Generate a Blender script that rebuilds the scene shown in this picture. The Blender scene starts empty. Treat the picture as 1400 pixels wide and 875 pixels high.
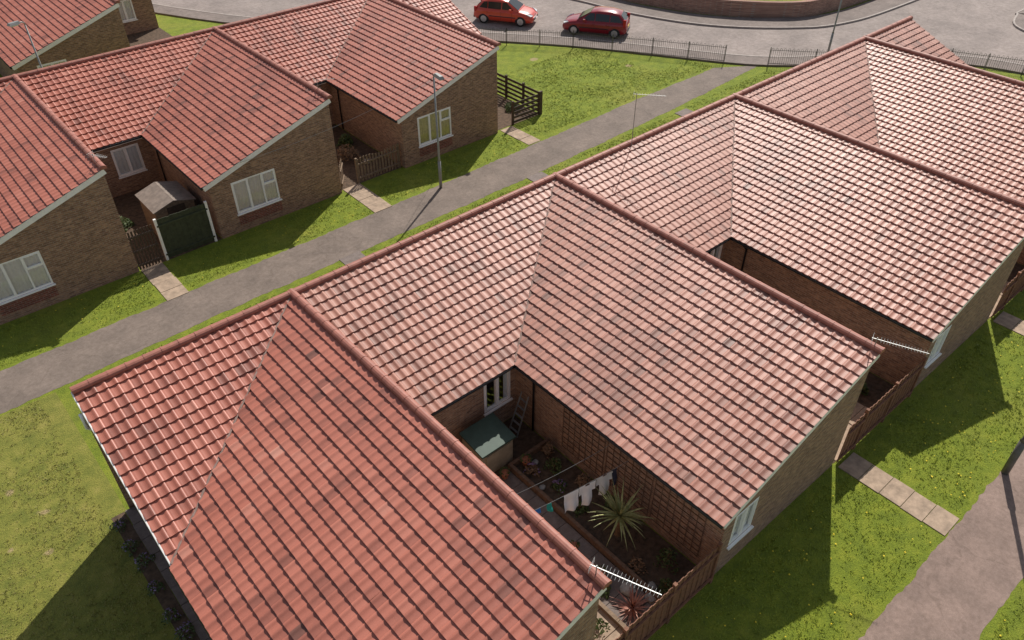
import bpy, math, random
import numpy as np
import bmesh
from mathutils import Vector, Matrix
random.seed(4); rng=np.random.default_rng(7)
scn=bpy.context.scene; col=scn.collection
# ------------------------------------------------------------------ materials
def rgb(c): return (c[0],c[1],c[2],1.0)
MATS={}
class NT:
    def __init__(s,name):
        s.m=bpy.data.materials.new(name); s.m.use_nodes=True; s.t=s.m.node_tree; s.b=s.t.nodes['Principled BSDF']
    def n(s,typ,**k):
        x=s.t.nodes.new(typ)
        for a,v in k.items(): setattr(x,a,v)
        return x
    def l(s,a,b): s.t.links.new(a,b)
    def noise(s,vec,scale,detail=4,rough=.6):
        x=s.n('ShaderNodeTexNoise'); x.inputs['Scale'].default_value=scale; x.inputs['Detail'].default_value=detail; x.inputs['Roughness'].default_value=rough
        s.l(vec,x.inputs['Vector']); return x.outputs['Fac']
    def ramp(s,fac,stops):
        x=s.n('ShaderNodeValToRGB'); e=x.color_ramp.elements
        e[0].position=stops[0][0]; e[0].color=rgb(stops[0][1]); e[1].position=stops[-1][0]; e[1].color=rgb(stops[-1][1])
        for p,c in stops[1:-1]:
            q=e.new(p); q.color=rgb(c)
        s.l(fac,x.inputs[0]); return x.outputs[0]
    def mix(s,fac,a,b,mode='MIX'):
        x=s.n('ShaderNodeMix'); x.data_type='RGBA'; x.blend_type=mode
        for sock,v in ((x.inputs[0],fac),(x.inputs[6],a),(x.inputs[7],b)):
            if isinstance(v,(int,float)): sock.default_value=v
            elif isinstance(v,tuple): sock.default_value=rgb(v)
            else: s.l(v,sock)
        return x.outputs[2]
    def math(s,op,a,b=None,clamp=False):
        x=s.n('ShaderNodeMath'); x.operation=op; x.use_clamp=clamp
        for sock,v in ((x.inputs[0],a),(x.inputs[1],b)):
            if v is None: continue
            if isinstance(v,(int,float)): sock.default_value=v
            else: s.l(v,sock)
        return x.outputs[0]
    def bump(s,h,strength=.3,dist=.02):
        x=s.n('ShaderNodeBump'); x.inputs['Strength'].default_value=strength; x.inputs['Distance'].default_value=dist
        s.l(h,x.inputs['Height']); s.l(x.outputs[0],s.b.inputs['Normal'])
    def pos(s): return s.n('ShaderNodeNewGeometry').outputs['Position']
def simple(name,c,rough=.7,var=.25,scale=6,metal=0,bump=0,coat=0):
    if name in MATS: return MATS[name]
    N=NT(name); P=N.pos()
    f=N.noise(P,scale,5)
    lo=tuple(x*(1-var) for x in c); hi=tuple(min(1,x*(1+var)) for x in c)
    N.l(N.ramp(f,[(.3,lo),(.7,hi)]),N.b.inputs['Base Color'])
    N.b.inputs['Roughness'].default_value=rough; N.b.inputs['Metallic'].default_value=metal
    if coat: N.b.inputs['Coat Weight'].default_value=coat
    if bump: N.bump(N.noise(P,scale*8,4),bump,.01)
    MATS[name]=N.m; return N.m
def brick_mat(name,c1,c2,mortar):
    N=NT(name); P=N.pos(); sx=N.n('ShaderNodeSeparateXYZ'); N.l(P,sx.inputs[0])
    cx=N.n('ShaderNodeCombineXYZ'); N.l(N.math('ADD',sx.outputs[0],sx.outputs[1]),cx.inputs[0]); N.l(sx.outputs[2],cx.inputs[1])
    b=N.n('ShaderNodeTexBrick'); N.l(cx.outputs[0],b.inputs['Vector']); b.inputs['Scale'].default_value=1
    b.inputs['Brick Width'].default_value=.225; b.inputs['Row Height'].default_value=.075; b.inputs['Mortar Size'].default_value=.009; b.inputs['Bias'].default_value=-.05
    b.inputs['Color1'].default_value=rgb(c1); b.inputs['Color2'].default_value=rgb(c2); b.inputs['Mortar'].default_value=rgb(mortar)
    mp=N.n('ShaderNodeMapping'); mp.inputs['Scale'].default_value=(4.4,13.3,1); N.l(cx.outputs[0],mp.inputs['Vector'])
    f=N.noise(P,1.1,6,.7); g=N.noise(mp.outputs[0],1.0,2)
    c=N.mix(.7,b.outputs[0],N.ramp(f,[(.3,(.78,.76,.75)),(.5,(1,1,1)),(.72,(1.1,1.08,1.06))]),'MULTIPLY')
    c=N.mix(.85,c,N.ramp(g,[(.32,(.62,.59,.58)),(.68,(1.3,1.24,1.18))]),'MULTIPLY')
    N.l(c,N.b.inputs['Base Color']); N.b.inputs['Roughness'].default_value=.9
    N.bump(b.outputs['Fac'],.4,-.008)
    return N.m
M_BRICK=brick_mat('brown_brick',(.37,.225,.145),(.22,.125,.085),(.34,.275,.22))
M_REDBRICK=brick_mat('red_brick',(.27,.085,.06),(.17,.055,.042),(.28,.22,.18))
M_WALLBRICK=brick_mat('pink_brick',(.40,.235,.18),(.31,.165,.13),(.36,.30,.26))
def tile_mat(name,stops,rough=.5):
    N=NT(name); P=N.pos()
    a=N.n('ShaderNodeAttribute',attribute_name='tint')
    t=a.outputs['Fac']
    n1=N.noise(P,.5,3); n2=N.noise(P,9,5,.7); n3=N.noise(P,60,3)
    t=N.math('ADD',t,N.math('MULTIPLY',N.math('SUBTRACT',n1,.5),.3)); t=N.math('ADD',t,N.math('MULTIPLY',N.math('SUBTRACT',n2,.5),.25))
    c=N.ramp(t,[(p,q) for p,q in zip((.05,.28,.5,.72,.95),stops)])
    c=N.mix(.4,c,N.ramp(n3,[(.3,(.8,.8,.8)),(.7,(1.2,1.2,1.2))]),'MULTIPLY')
    c=N.mix(N.math('MULTIPLY',N.ramp(N.noise(P,25,4,.8),[(.66,(0,0,0)),(.74,(1,1,1))]),.22),c,(.45,.36,.30))
    N.l(c,N.b.inputs['Base Color']); N.b.inputs['Roughness'].default_value=rough
    N.bump(n3,.2,.003)
    return N.m
TILE_A=tile_mat('red_concrete_tile',((.17,.070,.052),(.28,.094,.066),(.42,.136,.092),(.48,.170,.118),(.55,.25,.185)))
TILE_B=tile_mat('pinkish_concrete_tile',((.19,.094,.072),(.285,.128,.095),(.425,.188,.136),(.50,.238,.176),(.58,.33,.26)))
M_RIDGE=simple('ridge_tile_clay',(.33,.120,.085),.6,.2,5,bump=.2)
def grass_mat():
    N=NT('lawn'); P=N.pos()
    a=N.noise(P,.35,4); b=N.noise(P,2.2,6,.7); c=N.noise(P,22,5,.75)
    base=N.ramp(b,[(.25,(.105,.145,.010)),(.5,(.185,.235,.014)),(.75,(.285,.31,.025))])
    base=N.mix(.7,base,N.ramp(c,[(.3,(.42,.46,.4)),(.52,(1,1,1)),(.75,(1.5,1.4,1.3))]),'MULTIPLY')
    base=N.mix(N.math('MULTIPLY',N.ramp(a,[(.5,(0,0,0)),(.72,(1,1,1))]),.4),base,(.31,.28,.05))
    sx=N.n('ShaderNodeSeparateXYZ'); N.l(P,sx.inputs[0])
    dry=N.math('MULTIPLY',N.math('LESS_THAN',sx.outputs[0],-5.9),N.math('LESS_THAN',sx.outputs[1],5.9))
    base=N.mix(N.math('MULTIPLY',dry,.6),base,N.ramp(b,[(.3,(.13,.14,.025)),(.55,(.25,.22,.05)),(.75,(.36,.28,.10))]))
    for (x,y,r) in ((-7.6,1.3,.4),(-7.9,-.1,.35),(-8.1,2.6,.35),(-8.6,.6,.3),(-9.2,3.4,.3),(8.0,3,.4),(27.5,12.2,.6),(24,16.5,.7)):
        d=N.n('ShaderNodeVectorMath',operation='DISTANCE'); N.l(P,d.inputs[0]); d.inputs[1].default_value=(x,y,0)
        dd=N.math('ADD',N.math('DIVIDE',d.outputs['Value'],r),N.math('MULTIPLY',b,1.2))
        base=N.mix(N.ramp(dd,[(.85,(.75,.75,.75)),(1.5,(0,0,0))]),base,(.42,.31,.17))
    N.l(base,N.b.inputs['Base Color']); N.b.inputs['Roughness'].default_value=.95
    N.bump(c,.9,.06)
    return N.m
M_GRASS=grass_mat()
def asphalt(name,c,scale=3):
    N=NT(name); P=N.pos(); a=N.noise(P,scale*.3,5,.7); b=N.noise(P,70,3,.8); d=N.noise(P,scale*2.5,6,.7)
    k=N.ramp(a,[(.3,tuple(x*.75 for x in c)),(.7,tuple(x*1.22 for x in c))])
    k=N.mix(.8,k,N.ramp(b,[(.3,(.7,.7,.7)),(.7,(1.3,1.3,1.3))]),'MULTIPLY')
    k=N.mix(.75,k,N.ramp(d,[(.35,(.72,.70,.67)),(.65,(1.1,1.1,1.1))]),'MULTIPLY')
    v=N.n('ShaderNodeTexVoronoi',feature='DISTANCE_TO_EDGE'); v.inputs['Scale'].default_value=.35
    mx=N.n('ShaderNodeVectorMath',operation='ADD'); nn=N.n('ShaderNodeTexNoise'); nn.inputs['Scale'].default_value=1.5; nn.inputs['Detail'].default_value=6; N.l(P,nn.inputs['Vector'])
    N.l(P,mx.inputs[0]); N.l(nn.outputs['Color'],mx.inputs[1]); N.l(mx.outputs[0],v.inputs['Vector'])
    k=N.mix(.3,k,N.ramp(v.outputs['Distance'],[(.0,(.45,.43,.4)),(.012,(1,1,1))]),'MULTIPLY')
    N.l(k,N.b.inputs['Base Color']); N.b.inputs['Roughness'].default_value=.9; N.bump(b,.3,.006)
    return N.m
M_PATH=asphalt('path_asphalt',(.195,.153,.128)); M_PATH2=asphalt('pinkish_asphalt',(.25,.178,.148)); M_ROAD=asphalt('road_asphalt',(.28,.232,.212),1.5)
M_PAVE=asphalt('pavement_asphalt',(.205,.165,.148),2); M_SLAB=simple('concrete_slab',(.36,.265,.19),.9,.3,4,bump=.3)
M_KERB=simple('kerb_concrete',(.36,.31,.28),.85,.2,5,bump=.2)
M_SOIL=simple('soil',(.10,.065,.042),1,.5,7,bump=.8)
M_WHITE=simple('white_upvc',(.93,.92,.91),.35,.03,3)
M_WHITEW=simple('white_board',(.90,.88,.85),.5,.08,4)
M_BLACK=simple('black_plastic',(.018,.018,.02),.45,.2,4)
M_DKWOOD=simple('dark_stained_wood',(.07,.045,.03),.8,.35,9,bump=.3)
M_FENCE=simple('brown_fence_wood',(.21,.095,.055),.8,.35,8,bump=.3)
M_PICKET=simple('weathered_fence_wood',(.21,.145,.095),.85,.35,9,bump=.3)
M_GREENP=simple('dark_green_fence',(.05,.058,.03),.8,.3,7,bump=.2)
M_TRELLIS=simple('trellis_wood',(.17,.10,.062),.8,.3,9)
M_GALV=simple('galvanised_steel',(.30,.30,.29),.5,.15,5,metal=.4)
M_ALU=simple('aluminium',(.5,.5,.49),.4,.08,5,metal=.5)
M_RAIL=simple('grey_railing_paint',(.13,.12,.11),.55,.2,5)
M_FELT=simple('roofing_felt',(.23,.185,.155),.9,.25,5,bump=.4)
M_BUNK=simple('green_lid',(.045,.08,.06),.6,.2,3)
M_BUNKW=simple('bunker_wall',(.33,.28,.20),.85,.2,4,bump=.3)
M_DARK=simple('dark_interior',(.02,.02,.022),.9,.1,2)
M_CURT=simple('net_curtain',(.88,.88,.87),.9,.06,9)
M_CURTY=simple('yellow_curtain',(.70,.70,.36),.9,.15,9)
M_VALLEY=simple('valley_mortar',(.27,.18,.15),.85,.3,6)
M_TYRE=simple('tyre_rubber',(.02,.02,.02),.85,.2,5)
M_ALLOY=simple('silver_wheel',(.5,.5,.52),.35,.1,5,metal=.7)
M_REDL=simple('tail_lamp_red',(.45,.01,.01),.2,.1,5)
M_LAMP=simple('clear_lamp',(.75,.76,.78),.12,.05,5)
M_PLATEY=simple('yellow_plate',(.75,.55,.05),.5,.05,5); M_PLATEW=simple('white_plate',(.8,.8,.78),.5,.05,5)
M_ROCK=simple('stone',(.36,.34,.31),.9,.3,5,bump=.5)
def leafmat(name,a,b):
    N=NT(name); P=N.pos()
    o=N.noise(P,9,3)
    N.l(N.ramp(o,[(.3,a),(.7,b)]),N.b.inputs['Base Color']); N.b.inputs['Roughness'].default_value=.6
    MATS[name]=N.m; return N.m
M_LEAF=leafmat('leaf_green',(.035,.06,.012),(.09,.13,.03)); M_BLADE=leafmat('grass_blade',(.15,.205,.012),(.32,.365,.03)); M_BLADED=leafmat('dry_grass_blade',(.17,.18,.03),(.34,.29,.08))
M_CORD=leafmat('strap_leaf',(.20,.22,.06),(.55,.53,.24)); M_PHOR=leafmat('red_strap_leaf',(.24,.08,.06),(.48,.25,.18))
M_PURP=leafmat('purple_petal',(.12,.07,.17),(.26,.18,.32)); M_YEL=leafmat('dandelion_petal',(.75,.55,.02),(.85,.70,.05)); M_TWIG=leafmat('dry_twig',(.16,.09,.05),(.27,.17,.09))
def glass_mat():
    N=NT('window_glass'); N.t.nodes.remove(N.b)
    out=[x for x in N.t.nodes if x.type=='OUTPUT_MATERIAL'][0]
    tr=N.n('ShaderNodeBsdfTransparent'); tr.inputs[0].default_value=(.97,.97,.97,1)
    g=N.n('ShaderNodeBsdfGlossy'); g.inputs['Roughness'].default_value=.03; g.inputs[0].default_value=(.95,.97,1,1)
    fr=N.n('ShaderNodeFresnel'); fr.inputs[0].default_value=1.5
    k=N.math('ADD',fr.outputs[0],.02)
    m=N.n('ShaderNodeMixShader'); N.l(k,m.inputs[0]); N.l(tr.outputs[0],m.inputs[1]); N.l(g.outputs[0],m.inputs[2]); N.l(m.outputs[0],out.inputs[0])
    return N.m
M_GLASS=glass_mat()
N_=NT('car_glass'); N_.b.inputs['Base Color'].default_value=(.015,.018,.02,1); N_.b.inputs['Roughness'].default_value=.06; M_CGLASS=N_.m
def paint(name,c):
    N=NT(name); P=N.pos(); N.l(N.ramp(N.noise(P,2,3),[(.3,tuple(x*.93 for x in c)),(.7,c)]),N.b.inputs['Base Color'])
    N.b.inputs['Roughness'].default_value=.32; N.b.inputs['Coat Weight'].default_value=.6; N.b.inputs['Coat Roughness'].default_value=.05
    return N.m
# ------------------------------------------------------------------ mesh builder
def link(o,parent=None):
    col.objects.link(o)
    if parent is not None: o.parent=parent
    return o
def empty(name,loc=(0,0,0),parent=None,rot=0):
    e=bpy.data.objects.new(name,None); e.empty_display_size=.3; e.location=loc; e.rotation_euler=(0,0,rot); return link(e,parent)
class MB:
    def __init__(s): s.v=[]; s.f=[]; s.m=[]
    def add(s,vs,fs,m=0):
        b=len(s.v); s.v+= [tuple(p) for p in vs]
        for f in fs: s.f.append(tuple(b+i for i in f)); s.m.append(m)
    def box(s,x0,x1,y0,y1,z0,z1,m=0,M=None):
        vs=[Vector(p) for p in ((x0,y0,z0),(x1,y0,z0),(x1,y1,z0),(x0,y1,z0),(x0,y0,z1),(x1,y0,z1),(x1,y1,z1),(x0,y1,z1))]
        if M is not None: vs=[M@p for p in vs]
        s.add(vs,[(0,3,2,1),(4,5,6,7),(0,1,5,4),(1,2,6,5),(2,3,7,6),(3,0,4,7)],m)
    def beam(s,p0,p1,w,h,m=0,up=Vector((0,0,1))):
        p0=Vector(p0);p1=Vector(p1); d=(p1-p0); L=d.length; d.normalize()
        r=d.cross(up)
        if r.length<1e-4: r=d.cross(Vector((1,0,0)))
        r.normalize(); u=r.cross(d)
        vs=[]
        for q in (p0,p1):
            for a,b in ((-1,-1),(1,-1),(1,1),(-1,1)): vs.append(q+r*a*w/2+u*b*h/2)
        s.add(vs,[(0,1,2,3),(7,6,5,4),(0,4,5,1),(1,5,6,2),(2,6,7,3),(3,7,4,0)],m)
    def tube(s,pts,r,n=8,m=0,caps=True):
        pts=[Vector(p) for p in pts]; rs=r if isinstance(r,(list,tuple)) else [r]*len(pts); rings=[]
        for i,p in enumerate(pts):
            d=(pts[min(i+1,len(pts)-1)]-pts[max(i-1,0)]).normalized()
            a=d.cross(Vector((0,0,1)))
            if a.length<1e-3: a=d.cross(Vector((0,1,0)))
            a.normalize(); b=a.cross(d)
            rings.append([p+(a*math.cos(2*math.pi*k/n)+b*math.sin(2*math.pi*k/n))*rs[i] for k in range(n)])
        vs=[q for R in rings for q in R]; fs=[]
        for i in range(len(pts)-1):
            for k in range(n):
                k2=(k+1)%n; fs.append((i*n+k,i*n+k2,(i+1)*n+k2,(i+1)*n+k))
        if caps: fs.append(tuple(range(n-1,-1,-1))); fs.append(tuple((len(pts)-1)*n+k for k in range(n)))
        s.add(vs,fs,m)
    def done(s,name,mats,parent=None,smooth=False,loc=(0,0,0),bevel=0):
        me=bpy.data.meshes.new(name); me.from_pydata(s.v,[],s.f)
        for m in mats: me.materials.append(m)
        me.polygons.foreach_set('material_index',s.m)
        if smooth: me.polygons.foreach_set('use_smooth',[True]*len(s.f))
        me.update(); o=bpy.data.objects.new(name,me); o.location=loc; link(o,parent)
        if bevel:
            b=o.modifiers.new('b','BEVEL'); b.width=bevel; b.segments=2; b.limit_method='ANGLE'
        return o
def thing(o,label,cat,group=None):
    o['label']=label; o['category']=cat
    if group: o['group']=group
    return o
def struct(o): o['kind']='structure'; return o
# ------------------------------------------------------------------ house parameters
ZR=4.33; ZE=2.44; DX=5.81; DY=4.55; DROP=ZR-ZE; OV=.25
def h1(x,y): return ZR+DROP*y/DY
def h2(x,y): return ZR+DROP*x/DX
def tiles(name,which,ulen,seed,clip,parent,ustart=0.0,bias=0.0,mat=None):
    """real tile-by-tile covering; u along the ridge, v down the slope"""
    r=np.random.default_rng(seed)
    d=DY if which==1 else DX
    SL=math.hypot(d,DROP); nv=16 if which==1 else 20; g=(SL+.04)/nv
    nu=max(1,round(ulen/.245)); w=ulen/nu
    ca,sa=d/SL,DROP/SL
    prof_s=np.array([0,.06,.14,.24,.34,.46,.60,.74,.88,.94,1.0])
    prof_h=np.array([.010,.021,.029,.027,.018,.007,.001,.0,.002,.002,.002])
    K=len(prof_s)
    I,J=np.meshgrid(np.arange(nu),np.arange(nv),indexing='ij'); I=I.ravel(); J=J.ravel(); T=len(I)
    dz=r.normal(0,.0013,T); nose=.043+r.normal(0,.0025,T); du=r.normal(0,.0015,T); yaw=r.normal(0,.002,T)
    rows=[(0.0,0.0,0),(.5,.5,0),(1.0,1.0,0),(1.0,1.0,1)]
    V=np.zeros((T,4,K,3))
    for ri,(fv,fh_,low) in enumerate(rows):
        u=(I[:,None]+prof_s[None,:])*w+du[:,None]+(fv*yaw)[:,None]
        v=((J+fv)*g)[:,None]+np.zeros((T,K))+ (0.012 if fv==1 else 0)
        h=prof_h[None,:]+(nose*fh_)[:,None]+dz[:,None]+.008
        if low: h=h-.043; v=v-.004
        if which==1: X=-(u+ustart); Y=-v*ca; nx,ny,nz=0,-sa,ca
        else: X=-v*ca; Y=-(u+ustart); nx,ny,nz=-sa,0,ca
        Z=ZR-v*sa
        V[:,ri,:,0]=X+nx*h; V[:,ri,:,1]=Y+ny*h; V[:,ri,:,2]=Z+nz*h
    F=[]
    base=np.arange(T)*4*K
    for ri in range(3):
        for k in range(K-1):
            a=base+ri*K+k; b=a+1; c=a+K+1; dd=a+K
            F.append(np.stack([a,dd,c,b],1) if which==1 else np.stack([a,b,c,dd],1))
    F=np.concatenate(F); nf=3*(K-1)
    fld=np.zeros(T)
    for _ in range(6):
        kx,ky,ph=r.normal(0,.3),r.normal(0,.4),r.uniform(0,6.28); fld+=np.cos(I*kx+J*ky+ph)
    tint=.53+bias+.022*fld+r.normal(0,.085,T); dk=r.random(T)<.09; tint[dk]-=r.uniform(.06,.2,dk.sum()); lt=r.random(T)<.08; tint[lt]+=.12
    tint=np.clip(tint,0,1)
    me=bpy.data.meshes.new(name); me.from_pydata(V.reshape(-1,3).tolist(),[],F.tolist())
    at=me.attributes.new('tint','FLOAT','FACE'); at.data.foreach_set('value',np.tile(tint,nf).astype(np.float32))
    me.materials.append(mat or TILE_A)
    if clip is not None:
        bm=bmesh.new(); bm.from_mesh(me)
        no=Vector((DY,-DX,0)).normalized()
        bmesh.ops.bisect_plane(bm,geom=bm.verts[:]+bm.edges[:]+bm.faces[:],plane_co=(0,0,0),plane_no=no,clear_outer=(clip==1),clear_inner=(clip==2))
        bm.to_mesh(me); bm.free()
    me.update()
    o=bpy.data.objects.new(name,me); link(o,parent); return o
def ridge(mb,p0,p1,seed=0):
    p0=Vector(p0);p1=Vector(p1); L=(p1-p0).length; n=max(1,round(L/.45)); d=(p1-p0)/n
    dn=d.normalized(); side=dn.cross(Vector((0,0,1))); rr=random.Random(seed)
    for i in range(n):
        a=p0+d*i; b=p0+d*(i+1)
        for (q0,q1,r0,r1) in ((a,b-dn*.03,.098,.098),(b-dn*.035,b+dn*.012,.106,.106)):
            j=rr.uniform(-.003,.003); vs=[]
            for q,r_ in ((q0,r0),(q1,r1)):
                for k in range(9):
                    t=math.pi*(-.12+1.24*k/8); vs.append(q+side*math.cos(t)*r_*1.15+Vector((0,0,math.sin(t)*r_*.95+j-.01)))
            fs=[(k,k+1,9+k+1,9+k) for k in range(8)]; fs.append(tuple(range(8,-1,-1))); fs.append(tuple(range(9,18)))
            mb.add(vs,fs)
def panel(mb,p0,p1,hf,openings,inn,z0=0,m=0):
    p0=Vector(p0);p1=Vector(p1); L=(p1-p0).length; d=(p1-p0)/L; inn=Vector(inn)
    ss=sorted(set([0,L]+[o for q in openings for o in q[:2]])); zs=sorted(set([z0]+[o for q in openings for o in q[2:4]]))
    P=lambda s,z,n=0:(p0.x+d.x*s+inn.x*n,p0.y+d.y*s+inn.y*n,z)
    for i in range(len(ss)-1):
        a,b=ss[i],ss[i+1]; mid=(a+b)/2
        for j in range(len(zs)):
            za=zs[j]
            if j+1<len(zs):
                zb=zs[j+1]; zm=(za+zb)/2
                if any(o[0]<mid<o[1] and o[2]<zm<o[3] for o in openings): continue
                mb.add([P(a,za),P(b,za),P(b,zb),P(a,zb)],[(0,1,2,3)],m)
            else:
                qa=P(a,0);qb=P(b,0)
                mb.add([P(a,za),P(b,za),P(b,hf(qb[0],qb[1])-.03),P(a,hf(qa[0],qa[1])-.03)],[(0,1,2,3)],m)
    for (a,b,za,zb) in openings:
        n=.1
        mb.add([P(a,za),P(b,za),P(b,za,n),P(a,za,n)],[(0,1,2,3)],m); mb.add([P(a,zb),P(b,zb),P(b,zb,n),P(a,zb,n)],[(0,1,2,3)],m)
        mb.add([P(a,za),P(a,zb),P(a,zb,n),P(a,za,n)],[(0,1,2,3)],m); mb.add([P(b,za),P(b,zb),P(b,zb,n),P(b,za,n)],[(0,1,2,3)],m)
    return P
def window(parent,P,a,b,za,zb,splits=(.5,),curtain='net',transom=None,seed=0):
    w=empty('window',P(a,za),parent); o=Vector(P(a,za))
    def bx(mb,s0,s1,z0,z1,n0,n1,m=0):
        c=[Vector(P(s,z,n))-o for n in (n0,n1) for s,z in ((s0,z0),(s1,z0),(s1,z1),(s0,z1))]
        mb.add(c,[(0,1,2,3),(7,6,5,4),(0,4,5,1),(1,5,6,2),(2,6,7,3),(3,7,4,0)],m)
    f=MB(); t=.06; n0,n1=.01,.085
    bx(f,a,b,za,za+t,n0,n1); bx(f,a,b,zb-t,zb,n0,n1); bx(f,a,a+t,za+t,zb-t,n0,n1); bx(f,b-t,b,za+t,zb-t,n0,n1)
    xs=[a+t]
    for sp in splits:
        c=a+(b-a)*sp; bx(f,c-.03,c+.03,za+t,zb-t,n0,n1); xs+=[c-.03,c+.03]
    xs.append(b-t)
    for i in range(0,len(xs),2):
        s0,s1=xs[i],xs[i+1]; e=.03; m0=n0-.012
        z0_,z1_=za+t,zb-t
        if transom and i==transom[0]*2:
            zc=z0_+(z1_-z0_)*transom[1]; bx(f,s0,s1,zc-.03,zc+.03,n0+.002,n1-.002)
            z0_=zc+.03
        if i!=2 or len(splits)<2:
            bx(f,s0,s1,z0_,z0_+e,m0,n1-.01); bx(f,s0,s1,z1_-e,z1_,m0,n1-.01); bx(f,s0,s0+e,z0_+e,z1_-e,m0,n1-.01); bx(f,s1-e,s1,z0_+e,z1_-e,m0,n1-.01)
    f.done('frame',[M_WHITE],w)
    g=MB(); c=[Vector(P(s,z,.055))-o for s,z in ((a+t,za+t),(b-t,za+t),(b-t,zb-t),(a+t,zb-t))]; g.add(c,[(0,1,2,3)]); g.done('pane',[M_GLASS],w)
    s=MB(); bx(s,a-.04,b+.04,za-.045,za-.003,-.07,.09); s.done('sill',[M_WHITE],w)
    rr=random.Random(seed)
    k=MB(); spans=[(a+.02,b-.02)] if curtain!='open' else [(a+.02,a+(b-a)*.2),(b-(b-a)*.2,b-.02)]
    for s0,s1 in spans:
        n=max(6,int((s1-s0)/.035)); vs=[]
        for i in range(n+1):
            q=s0+(s1-s0)*i/n; dep=.095+.02*math.sin(i*1.35+rr.random()*.7)
            vs.append(Vector(P(q,za,dep))-o); vs.append(Vector(P(q,zb,dep))-o)
        k.add(vs,[(2*i,2*i+2,2*i+3,2*i+1) for i in range(n)])
    k.done('curtain',[M_CURTY if curtain=='yellow' else M_CURT],w,smooth=True)
    if curtain=='open':
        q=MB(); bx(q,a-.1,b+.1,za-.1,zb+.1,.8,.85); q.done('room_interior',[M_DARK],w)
    return w
def house(loc,L,W,label,group,seed,gable_win=None,court_win=None,wing=True,stub_len=0,gcurt='net',bias=0.0,tm=None):
    H=empty('brick_house',loc)
    thing(H,label,'house',group)
    if wing:
        roof=tiles('roof',2,W,seed,2,H,bias=bias,mat=tm)
        s1=tiles('roof_slope',1,L,seed+100,1,roof,bias=bias,mat=tm)
    else:
        roof=tiles('roof',1,stub_len,seed,None,H,ustart=-stub_len,bias=bias,mat=tm)
    wl=MB(); wins=[]
    if wing:
        XW=-(DX-OV); YS=-(DY-OV); YG=-(W-.1)
        op=[]
        if gable_win: op=[(gable_win[0]-XW,gable_win[1]-XW,gable_win[2],gable_win[3])]
        Pg=panel(wl,(XW,YG),(-.05,YG),h2,op,(0,1))
        if gable_win:
            wins.append((Pg,op[0],gable_win[4],gcurt,gable_win[5]))
            if gable_win[3]-gable_win[2]>1.3:
                a,b=op[0][0],op[0][1]; c=[Pg(s,z,-.012) for s,z in ((a,.3),(b,.3),(b,gable_win[2]-.05),(a,gable_win[2]-.05))]
                wl.add(c,[(0,1,2,3)],1)
        panel(wl,(-.05,YG),(-.05,-.08),lambda x,y:ZR+.02,[],(-1,0))
        panel(wl,(-.05,-.08),(-L,-.08),lambda x,y:ZR+.02,[],(0,-1))
        if L>DX+.1:
            panel(wl,(XW,YS),(XW,YG),lambda x,y:h2(XW,y),[],(1,0))
            op=[]
            if court_win: op=[(court_win[0]+L,court_win[1]+L,court_win[2],court_win[3])]
            Pc=panel(wl,(-L,YS),(XW,YS),lambda x,y:h1(x,YS),op,(0,1))
            if court_win: wins.append((Pc,op[0],court_win[4],court_win[5],None))
        else:
            panel(wl,(XW,-DY),(XW,YG),lambda x,y:h2(XW,y),[],(1,0))
            panel(wl,(XW,-.08),(XW,-DY),lambda x,y:max(h1(x,y),h2(x,y)),[],(1,0))
    else:
        YS=-(DY-OV); E=stub_len-.12
        op=[]
        if court_win: op=[court_win[:4]]
        Pc=panel(wl,(0,YS),(E,YS),lambda x,y:h1(x,YS),op,(0,1))
        if court_win: wins.append((Pc,op[0],court_win[4],court_win[5],None))
        panel(wl,(E,YS),(E,-.08),h1,[],(-1,0)); panel(wl,(E,-.08),(0,-.08),lambda x,y:ZR+.02,[],(0,-1))
    wl.done('wall',[M_BRICK,M_REDBRICK],H)
    for i,(P,o,sp,cu,tr) in enumerate(wins): window(H,P,o[0],o[1],o[2],o[3],sp,cu,tr,seed+i)
    rc=MB()
    if wing:
        ridge(rc,(-L,-.02,ZR+.05),(-.1,-.02,ZR+.05),seed); ridge(rc,(-.02,.06,ZR+.055),(-.02,-W-.02,ZR+.055),seed+1)
    else: ridge(rc,(.1,-.02,ZR+.05),(stub_len,-.02,ZR+.05),seed)
    rc.done('ridge_cap',[M_RIDGE],roof)
    bb=MB(); gt=MB(); fa=MB()
    if wing:
        bb.beam((-DX+.02,-W+.025,ZE-.09),(.0,-W+.025,ZR-.09),.03,.19)
        if L>DX+.1:
            fa.box(-L,-DX+.03,-DY+.03,-DY+.055,ZE-.17,ZE-.005); fa.box(-DX+.03,-DX+.055,-DY+.03,-W+.06,ZE-.17,ZE-.005)
            fa.box(-L,-DX+.03,-DY+.06,-DY+OV,ZE-.15,ZE-.13); fa.box(-DX+.06,-DX+OV,-DY+.06,-W+.06,ZE-.15,ZE-.13)
            gt.tube([(-L,-DY-.035,ZE-.055),(-DX-.03,-DY-.035,ZE-.055)],.055,8); gt.tube([(-DX-.035,-DY-.035,ZE-.055),(-DX-.035,-W+.03,ZE-.055)],.055,8)
        else:
            bs=MB(); bs.beam((-DX-.01,-DY,ZE-.085),(-DX-.01,.02,ZR-.085),.03,.23); bs.done('verge_board',[M_WHITEW],roof)
            fa.box(-DX+.03,-DX+.055,-W+.06,-DY-.02,ZE-.17,ZE-.005); fa.box(-DX+.06,-DX+OV,-W+.06,-DY-.02,ZE-.15,ZE-.13)
            gt.tube([(-DX-.035,-DY-.02,ZE-.055),(-DX-.035,-W+.03,ZE-.055)],.055,8)
    else:
        bb.beam((stub_len-.035,-DY,ZE-.11),(stub_len-.035,.02,ZR-.11),.03,.2)
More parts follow.
